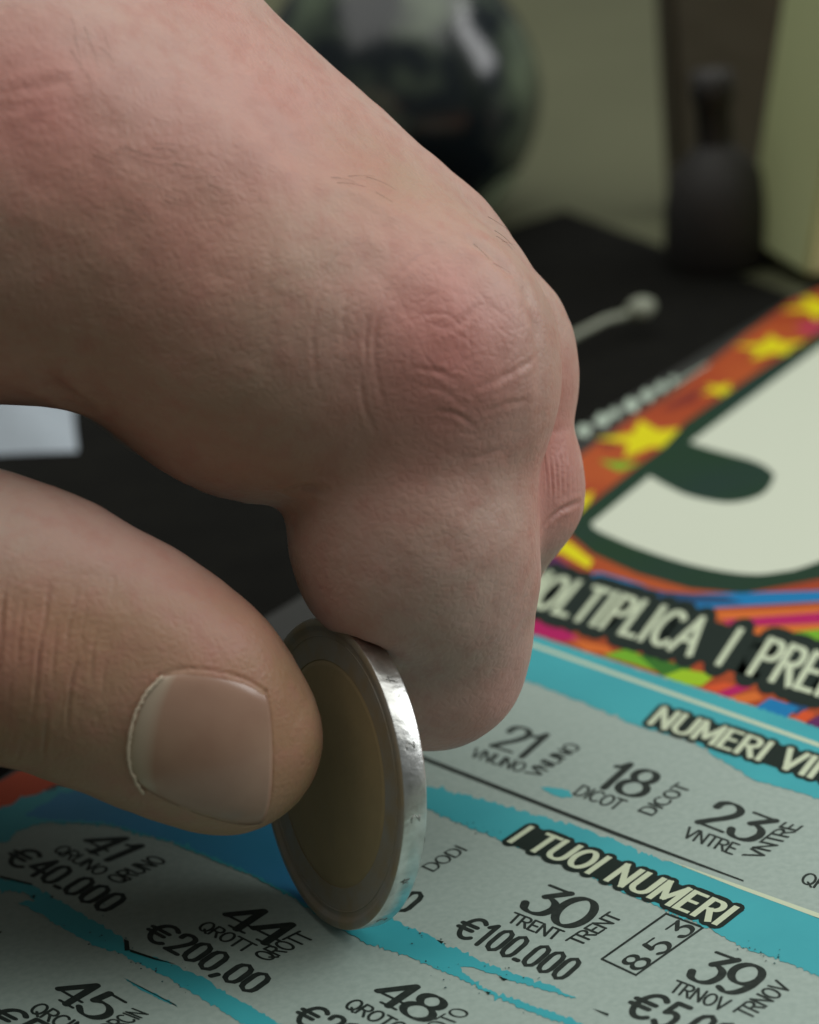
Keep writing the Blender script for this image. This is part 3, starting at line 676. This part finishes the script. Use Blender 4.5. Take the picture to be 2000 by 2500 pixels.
# stay off coin and card after the displacement
q = V2-COIN_C; hn = q@COIN_N; rd = np.sqrt(np.maximum((q*q).sum(1)-hn**2, 0))
inn = (rd < COIN_R+.01) & (hn < .01) & (hn > -COIN_T-.01)
V2[inn & (hn > -COIN_T/2)] += COIN_N*(.015-hn[inn & (hn > -COIN_T/2)])[:, None]
V2[inn & (hn <= -COIN_T/2)] += COIN_N*(-COIN_T-.015-hn[inn & (hn <= -COIN_T/2)])[:, None]
# pigment that belongs to the skin: flushed knuckles and finger ends, yellower flats; the thumb's brown also paints in its shade
def glow(x, y, d, s, a): return a*np.exp(-((V-cp(x, y, d))**2).sum(1)/2/s**2)
flush = glow(1090, 830, 190, 5.0, .62)+glow(1000, 1010, 191, 4.5, .4)+glow(1150, 1750, 205, 5, .55)+glow(1350, 1150, 205, 5, .45)+glow(60, 240, 180, 6, .5)+glow(640, 600, 188, 8, .2)+glow(690, 300, 200, 10, .2)
flush += glow(20, 1600, 181, 4, .45)+glow(560, 1560, 186, 6, .4)+glow(330, 120, 185, 12, .15)+glow(1380, 950, 204, 5, .3)
flush += .10*vnoise(V, 9, 5)+.05*vnoise(V, 3, 6)
yel_shade = glow(300, 550, 184, 9, .5)+glow(700, 1770, 188, 4, .7)+glow(600, 1030, 190, 8, .4)+glow(110, 1480, 181, 5, .4)+glow(850, 470, 196, 5, .5)+.15*vnoise(V, 11, 8)+.75/(1+np.exp(np.clip((V[:, 1]+5.5)/1.2+np.clip(V[:, 0]+9, 0, 99)*3, -40, 40)))
WV = (V2@BAS+CAMP)*MM
fine.vertices.foreach_set('co', WV.ravel()); fine.update()
for nm, arr in (('flush', flush), ('sallow_shade', yel_shade)):
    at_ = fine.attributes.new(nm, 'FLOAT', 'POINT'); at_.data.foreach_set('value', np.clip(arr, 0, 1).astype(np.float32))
fine.polygons.foreach_set('use_smooth', [True]*len(fine.polygons))
m_skin = bpy.data.materials.new('skin'); m_skin.use_nodes = True; nt = m_skin.node_tree; b = nt.nodes['Principled BSDF']
def nd(t, **kw):
    n = nt.nodes.new(t)
    for k, v in kw.items(): n.inputs[k].default_value = v
    return n
lk = nt.links.new
tc = nd('ShaderNodeTexCoord')
def mixc(fac, a, bcol):
    mx = nt.nodes.new('ShaderNodeMix'); mx.data_type = 'RGBA'
    if isinstance(fac, float): mx.inputs[0].default_value = fac
    else: lk(fac, mx.inputs[0])
    if isinstance(a, tuple): mx.inputs[6].default_value = a
    else: lk(a, mx.inputs[6])
    mx.inputs[7].default_value = bcol; return mx.outputs[2]
fl = nd('ShaderNodeAttribute'); fl.attribute_name = 'flush'; ye = nd('ShaderNodeAttribute'); ye.attribute_name = 'sallow_shade'
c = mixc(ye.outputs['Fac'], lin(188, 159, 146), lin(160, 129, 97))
c = mixc(fl.outputs['Fac'], c, lin(196, 126, 118))
n1 = nd('ShaderNodeTexNoise', Scale=520.0, Detail=4.0); lk(tc.outputs['Object'], n1.inputs['Vector'])
rp = nd('ShaderNodeValToRGB'); rp.color_ramp.elements[0].position = .45; rp.color_ramp.elements[1].position = .75; lk(n1.outputs['Fac'], rp.inputs['Fac'])
mm_ = nd('ShaderNodeMath'); mm_.operation = 'MULTIPLY'; mm_.inputs[1].default_value = .48; lk(rp.outputs['Color'], mm_.inputs[0])
c = mixc(mm_.outputs[0], c, lin(176, 122, 110))
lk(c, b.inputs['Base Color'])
b.inputs['Roughness'].default_value = .47; b.inputs['Specular IOR Level'].default_value = .38
b.inputs['Subsurface Weight'].default_value = .22; b.inputs['Subsurface Radius'].default_value = (1.0, .38, .2); b.inputs['Subsurface Scale'].default_value = .0022
vo = nd('ShaderNodeTexVoronoi', Scale=1500.0); vo.feature = 'DISTANCE_TO_EDGE'; lk(tc.outputs['Object'], vo.inputs['Vector'])
n2 = nd('ShaderNodeTexNoise', Scale=1300.0, Detail=5.0); lk(tc.outputs['Object'], n2.inputs['Vector'])
ad = nd('ShaderNodeMath'); ad.operation = 'ADD'; lk(vo.outputs['Distance'], ad.inputs[0]); lk(n2.outputs['Fac'], ad.inputs[1])
bp = nd('ShaderNodeBump', Strength=.44, Distance=1.3e-4); lk(ad.outputs[0], bp.inputs['Height']); lk(bp.outputs['Normal'], b.inputs['Normal'])
fine.materials.clear(); fine.materials.append(m_skin); fine.name = 'hand_skin'
hand = bpy.data.objects.new('person', fine); sc.collection.objects.link(hand)
tag(hand, 'bare hand pinching a coin upright between thumb and bent index finger', 'hand')
# thumbnail
m_nail = mat('nail', lin(168, 136, 116), .24, 0, .5, noise=(260, lin(158, 124, 106), 3, .3, .7), bump=(500, .12, 1e-4))
m_pale = mat('cuticle', lin(205, 188, 165), .55)
def res(P, n):
    P = catmull(np.array(P, float), 8); s = np.r_[0, np.cumsum(np.linalg.norm(np.diff(P, axis=0), axis=1))]; t = np.linspace(0, s[-1], n)
    return np.stack([np.interp(t, s, P[:, 0]), np.interp(t, s, P[:, 1])], 1)
def nail(top, bot, left, right, nu, nv_, lift, name):
    tt, bb, ll, rr = res(top, nu), res(bot, nu), res(left, nv_), res(right, nv_); VV, FF = [], []
    for j in range(nv_):
        for i in range(nu):
            u, v = i/(nu-1), j/(nv_-1)
            p = (1-v)*tt[i]+v*bb[i]+(1-u)*ll[j]+u*rr[j]-((1-u)*(1-v)*tt[0]+u*(1-v)*tt[-1]+(1-u)*v*bb[0]+u*v*bb[-1])
            s, n = onskin(*p)
            if s is None:
                ray = cp(p[0], p[1], 196.0); h = bvh.find_nearest(Vector(ray)); s, n = np.array(h[0]), np.array(h[1])
            edge = min(v, 1-v, u)
            VV.append(s+n*(lift*min(1, edge/.10)**.6-.10*(1-min(1, edge/.05))))
    VV = np.array(VV).reshape(nv_, nu, 3)
    for _ in range(6):
        VV[1:-1, 1:-1] = .5*VV[1:-1, 1:-1]+.125*(VV[2:, 1:-1]+VV[:-2, 1:-1]+VV[1:-1, 2:]+VV[1:-1, :-2])
    for j in range(nv_-1):
        for i in range(nu-1): FF.append((j*nu+i, (j+1)*nu+i, (j+1)*nu+i+1, j*nu+i+1))
    o = mesh(name, VV.reshape(-1, 3)@BAS+CAMP, FF, m_nail, None, True)
    md = o.modifiers.new('thick', 'SOLIDIFY'); md.thickness = .0003; md.offset = -1
    la = o.data.attributes.new('lunula', 'FLOAT', 'POINT'); la.data.foreach_set('value', [max(0, 1-((i/(nu-1))/.20)**3)*1.0 if abs(j/(nv_-1)-.5) < .46 else 0 for j in range(nv_) for i in range(nu)])
    o.parent = hand; return o
ntn = m_nail.node_tree; bn = ntn.nodes['Principled BSDF']; an = ntn.nodes.new('ShaderNodeAttribute'); an.attribute_name = 'lunula'
mxn = ntn.nodes.new('ShaderNodeMix'); mxn.data_type = 'RGBA'; src_ = bn.inputs['Base Color'].links[0].from_socket; ntn.links.new(an.outputs['Fac'], mxn.inputs[0]); ntn.links.new(src_, mxn.inputs[6]); mxn.inputs[7].default_value = lin(182, 166, 146); ntn.links.new(mxn.outputs[2], bn.inputs['Base Color'])
tn = nail(NT, NB, NL, NR, 36, 36, .16, 'thumbnail')
cu = []
for x, y in res([(395, 1650), (352, 1698), (327, 1752), (315, 1812), (316, 1868), (336, 1915), (350, 1935)], 60):
    s, n = onskin(x+rng.normal()*1.2, y)
    if s is not None: cu.append(s+n*.12)
tube('cuticle', np.array(cu)@BAS+CAMP, .10+.05*rng.random(len(cu)), m_pale, 6).parent = tn
# a few short hairs on the back of the hand
m_hair = mat('hair', lin(122, 96, 80), .5)
HP = []
HS = []
for (x0, x1, y0, y1, ax, ay, cnt) in ((140, 470, 350, 500, 70, 20, 20), (1040, 1230, 500, 680, 52, 54, 14), (170, 300, 30, 180, 24, 66, 7), (790, 900, 410, 480, 66, 26, 5), (300, 520, 440, 560, 55, 34, 8)):
    for _ in range(cnt): HS.append((rng.uniform(x0, x1), rng.uniform(y0, y1), ax*rng.uniform(.6, 1.3)+rng.normal()*8, ay*rng.uniform(.6, 1.3)+rng.normal()*9))
for (x, y, dx, dy) in HS:
    pts = []; cv = rng.normal()*2.5
    for t in np.linspace(0, 1, 8):
        s, n = onskin(x+dx*t, y+dy*t+cv*math.sin(3*t))
        if s is not None: pts.append(s+n*(.10+.45*t*(1-t)+.1*t))
    if len(pts) > 4: HP.append(np.array(pts)@BAS+CAMP)
hv, hf = [], []
for P in HP:
    b0 = len(hv); rr = np.linspace(.015, .005, len(P))
    for i, p in enumerate(P):
        for k in range(3): hv.append(p+rr[i]*np.array([math.cos(2.1*k), math.sin(2.1*k), math.sin(2.1*k+1)]))
    for i in range(len(P)-1):
        for k in range(3): hf.append((b0+i*3+k, b0+i*3+(k+1) % 3, b0+i*3+3+(k+1) % 3, b0+i*3+3+k))
hr = mesh('fine_hair', hv, hf, m_hair); hr['kind'] = 'stuff'; hr.parent = hand
# shirt cuff closing the wrist, out of the picture
m_shirt = mat('shirt', lin(150, 156, 160), .85, bump=(900, .4, 2e-4))
a_, b_ = w(cp(-2550, 242, 214)), w(cp(-3700, 255, 214)); ez = (b_-a_)/np.linalg.norm(b_-a_); ex = np.cross(ez, [0, 0, 1.0]); ex /= np.linalg.norm(ex); ey = np.cross(ez, ex)
cf = lathe('shirt_cuff', [(26.5, 1.5), (27.5, 0), (29, .5), (29.5, 4), (30, 20), (31, 45), (31, 75), (20, 76), (.1, 76)], a_, m_shirt, 48, None, True, (ex, ey, ez)); cf.parent = hand
# ------------------------------------------------------------------ soft things behind
m_cloth = mat('white_cloth', lin(150, 160, 168), .9, bump=(400, .4, 3e-4))
cx = tk(-150, 1020, Z0); nn = 34; VV, FF = [], []
for j in range(nn):
    for i in range(nn):
        u, v = i/(nn-1)-.5, j/(nn-1)-.5
        edge = max(0, 1-max(abs(u), abs(v))*2)
        z = Z0+.4+min(1, edge*5)*(6+3.0*math.sin(9*u+3*v)+2.2*math.sin(14*v-5*u+1)+1.2*math.sin(23*u+9*v))
        VV.append((cx[0]-25+u*90+2*math.sin(7*v), cx[1]+35+v*110+3*math.sin(6*u), z))
for j in range(nn-1):
    for i in range(nn-1): FF.append((j*nn+i, j*nn+i+1, (j+1)*nn+i+1, (j+1)*nn+i))
cl = mesh('white_cloth', VV, FF, m_cloth, None, True); tag(cl, 'crumpled white cloth lying behind the hand, seen under the index finger', 'cloth')
m_cable = mat('pale_cable', lin(132, 138, 120), .5)
pa, pb = tk(1330, 900, -CARD_T), tk(1556, 815, -CARD_T)
cab = empty('cable', pa); tag(cab, 'short pale cable with a rounded plug end on the black mat', 'cable')
tube('cord', [pa+(0, 0, 1.6), pa*.66+pb*.34+(0, 0, 3.0), pa*.33+pb*.67+(0, 0, 3.6), pb+(0, 0, 3.2)], .55, m_cable, 10, cab)
dirp = (pb-pa)/np.linalg.norm(pb-pa)
tube('plug', [pb+(0, 0, 3.2)-dirp*1.5, pb+(0, 0, 3.3), pb+(0, 0, 3.4)+dirp*1.5, pb+(0, 0, 3.4)+dirp*3], [.8, 1.6, 1.6, .9], m_cable, 14, cab)
# dark round jar
m_jar = mat('glaze_with_glints', lin(26, 34, 38), .18, 0, .6, noise=(70, lin(112, 126, 104), 2.5, .48, .74))  # pale reflections on the jar painted in as mottled colour
m_patch = mat('pale_glint', lin(168, 182, 150), .4, noise=(60, lin(140, 156, 126), 3, .35, .65))  # colour of a reflection painted low on the jar
jb = tk(1000, 545, Z0)
jar = empty('round_jar', (jb[0], jb[1], Z0)); tag(jar, 'dark round glazed jar with pale reflections painted on standing behind the hand', 'jar')
JR = 23
def jprof(t): return JR*math.sin(math.pi*(.16+.70*t))**.8
lathe('body', [(0.1, .5)]+[(jprof(t), .5+42*t) for t in np.linspace(0, 1, 26)]+[(12.5, 44), (12, 42), (11, 24), (.1, 20)], (jb[0], jb[1], Z0), m_jar, 72, jar)
def jpatch(a0, a1, t0, t1, name='glint_patch'):
    VV, FF = [], []
    for j in range(9):
        for i in range(13):
            u, v = i/12, j/8; k = math.sin(math.pi*u)**.5; t = (t0+t1)/2+(t1-t0)*(v-.5)*max(.05, k); a = a0+(a1-a0)*u; r = jprof(t)+.25
            VV.append((jb[0]+r*math.cos(a), jb[1]+r*math.sin(a), Z0+.5+42*t))
    for j in range(8):
        for i in range(12): FF.append((j*13+i, j*13+i+1, (j+1)*13+i+1, (j+1)*13+i))
    keep(mesh(name, VV, FF, m_patch, None, True), jar)
jpatch(-.95, -.25, .0, .22)
# black pump bottle
m_gloss = mat('black_plastic', lin(40, 38, 35), .6)
pbm = tk(1775, 668, Z0); bb_ = np.array([pbm[0], pbm[1]+6, Z0])
bot = empty('pump_bottle', bb_); tag(bot, 'black bottle with broad shoulders and narrow neck on the table', 'bottle')
lathe('body', [(.1, .3), (8.0, .3), (8.3, 1), (7.8, 9), (6.6, 14), (3.4, 17), (2.6, 18.2)], bb_, m_gloss, 40, bot)
lathe('neck', [(2.6, 18.1), (2.6, 24), (3.1, 24.5), (3.1, 28.5), (.1, 29)], bb_, m_gloss, 32, bot)
# dark brown wallet and pale olive box
m_brown = mat('brown_leather', lin(86, 80, 66), .6, bump=(120, .4, 1e-3)); p = tk(1812, 520, Z0)
wl = empty('brown_case', (p[0], p[1], Z0)); tag(wl, 'dark brown case standing close behind the black bottle', 'case')
box('case_body', (p[0], p[1]+6, Z0+24.2), 21, 9, 48, m_brown, .10, wl, 1.5); box('case_lid', (p[0], p[1]+6, Z0+53.6), 21.6, 9.6, 10, m_brown, .10, wl, 1.2)
m_olive = mat('pale_olive_card', lin(190, 200, 150), .6, noise=(20, lin(182, 192, 142), 2, .4, .6)); p = tk(1885, 708, Z0)
ob = empty('olive_box', (p[0]+15, p[1]+9, Z0)); tag(ob, 'pale olive cardboard box leaning to one side behind the lottery card', 'box')
box('carton', (p[0]+8, p[1]+9, Z0+48.1), 14, 18, 96, m_olive, .35, ob, .6); box('flap', (p[0]+8, p[1]+9, Z0+97), 14.6, 18.6, 1.6, m_olive, .35, ob, .4)
ob.rotation_euler = (0, math.radians(11), 0)
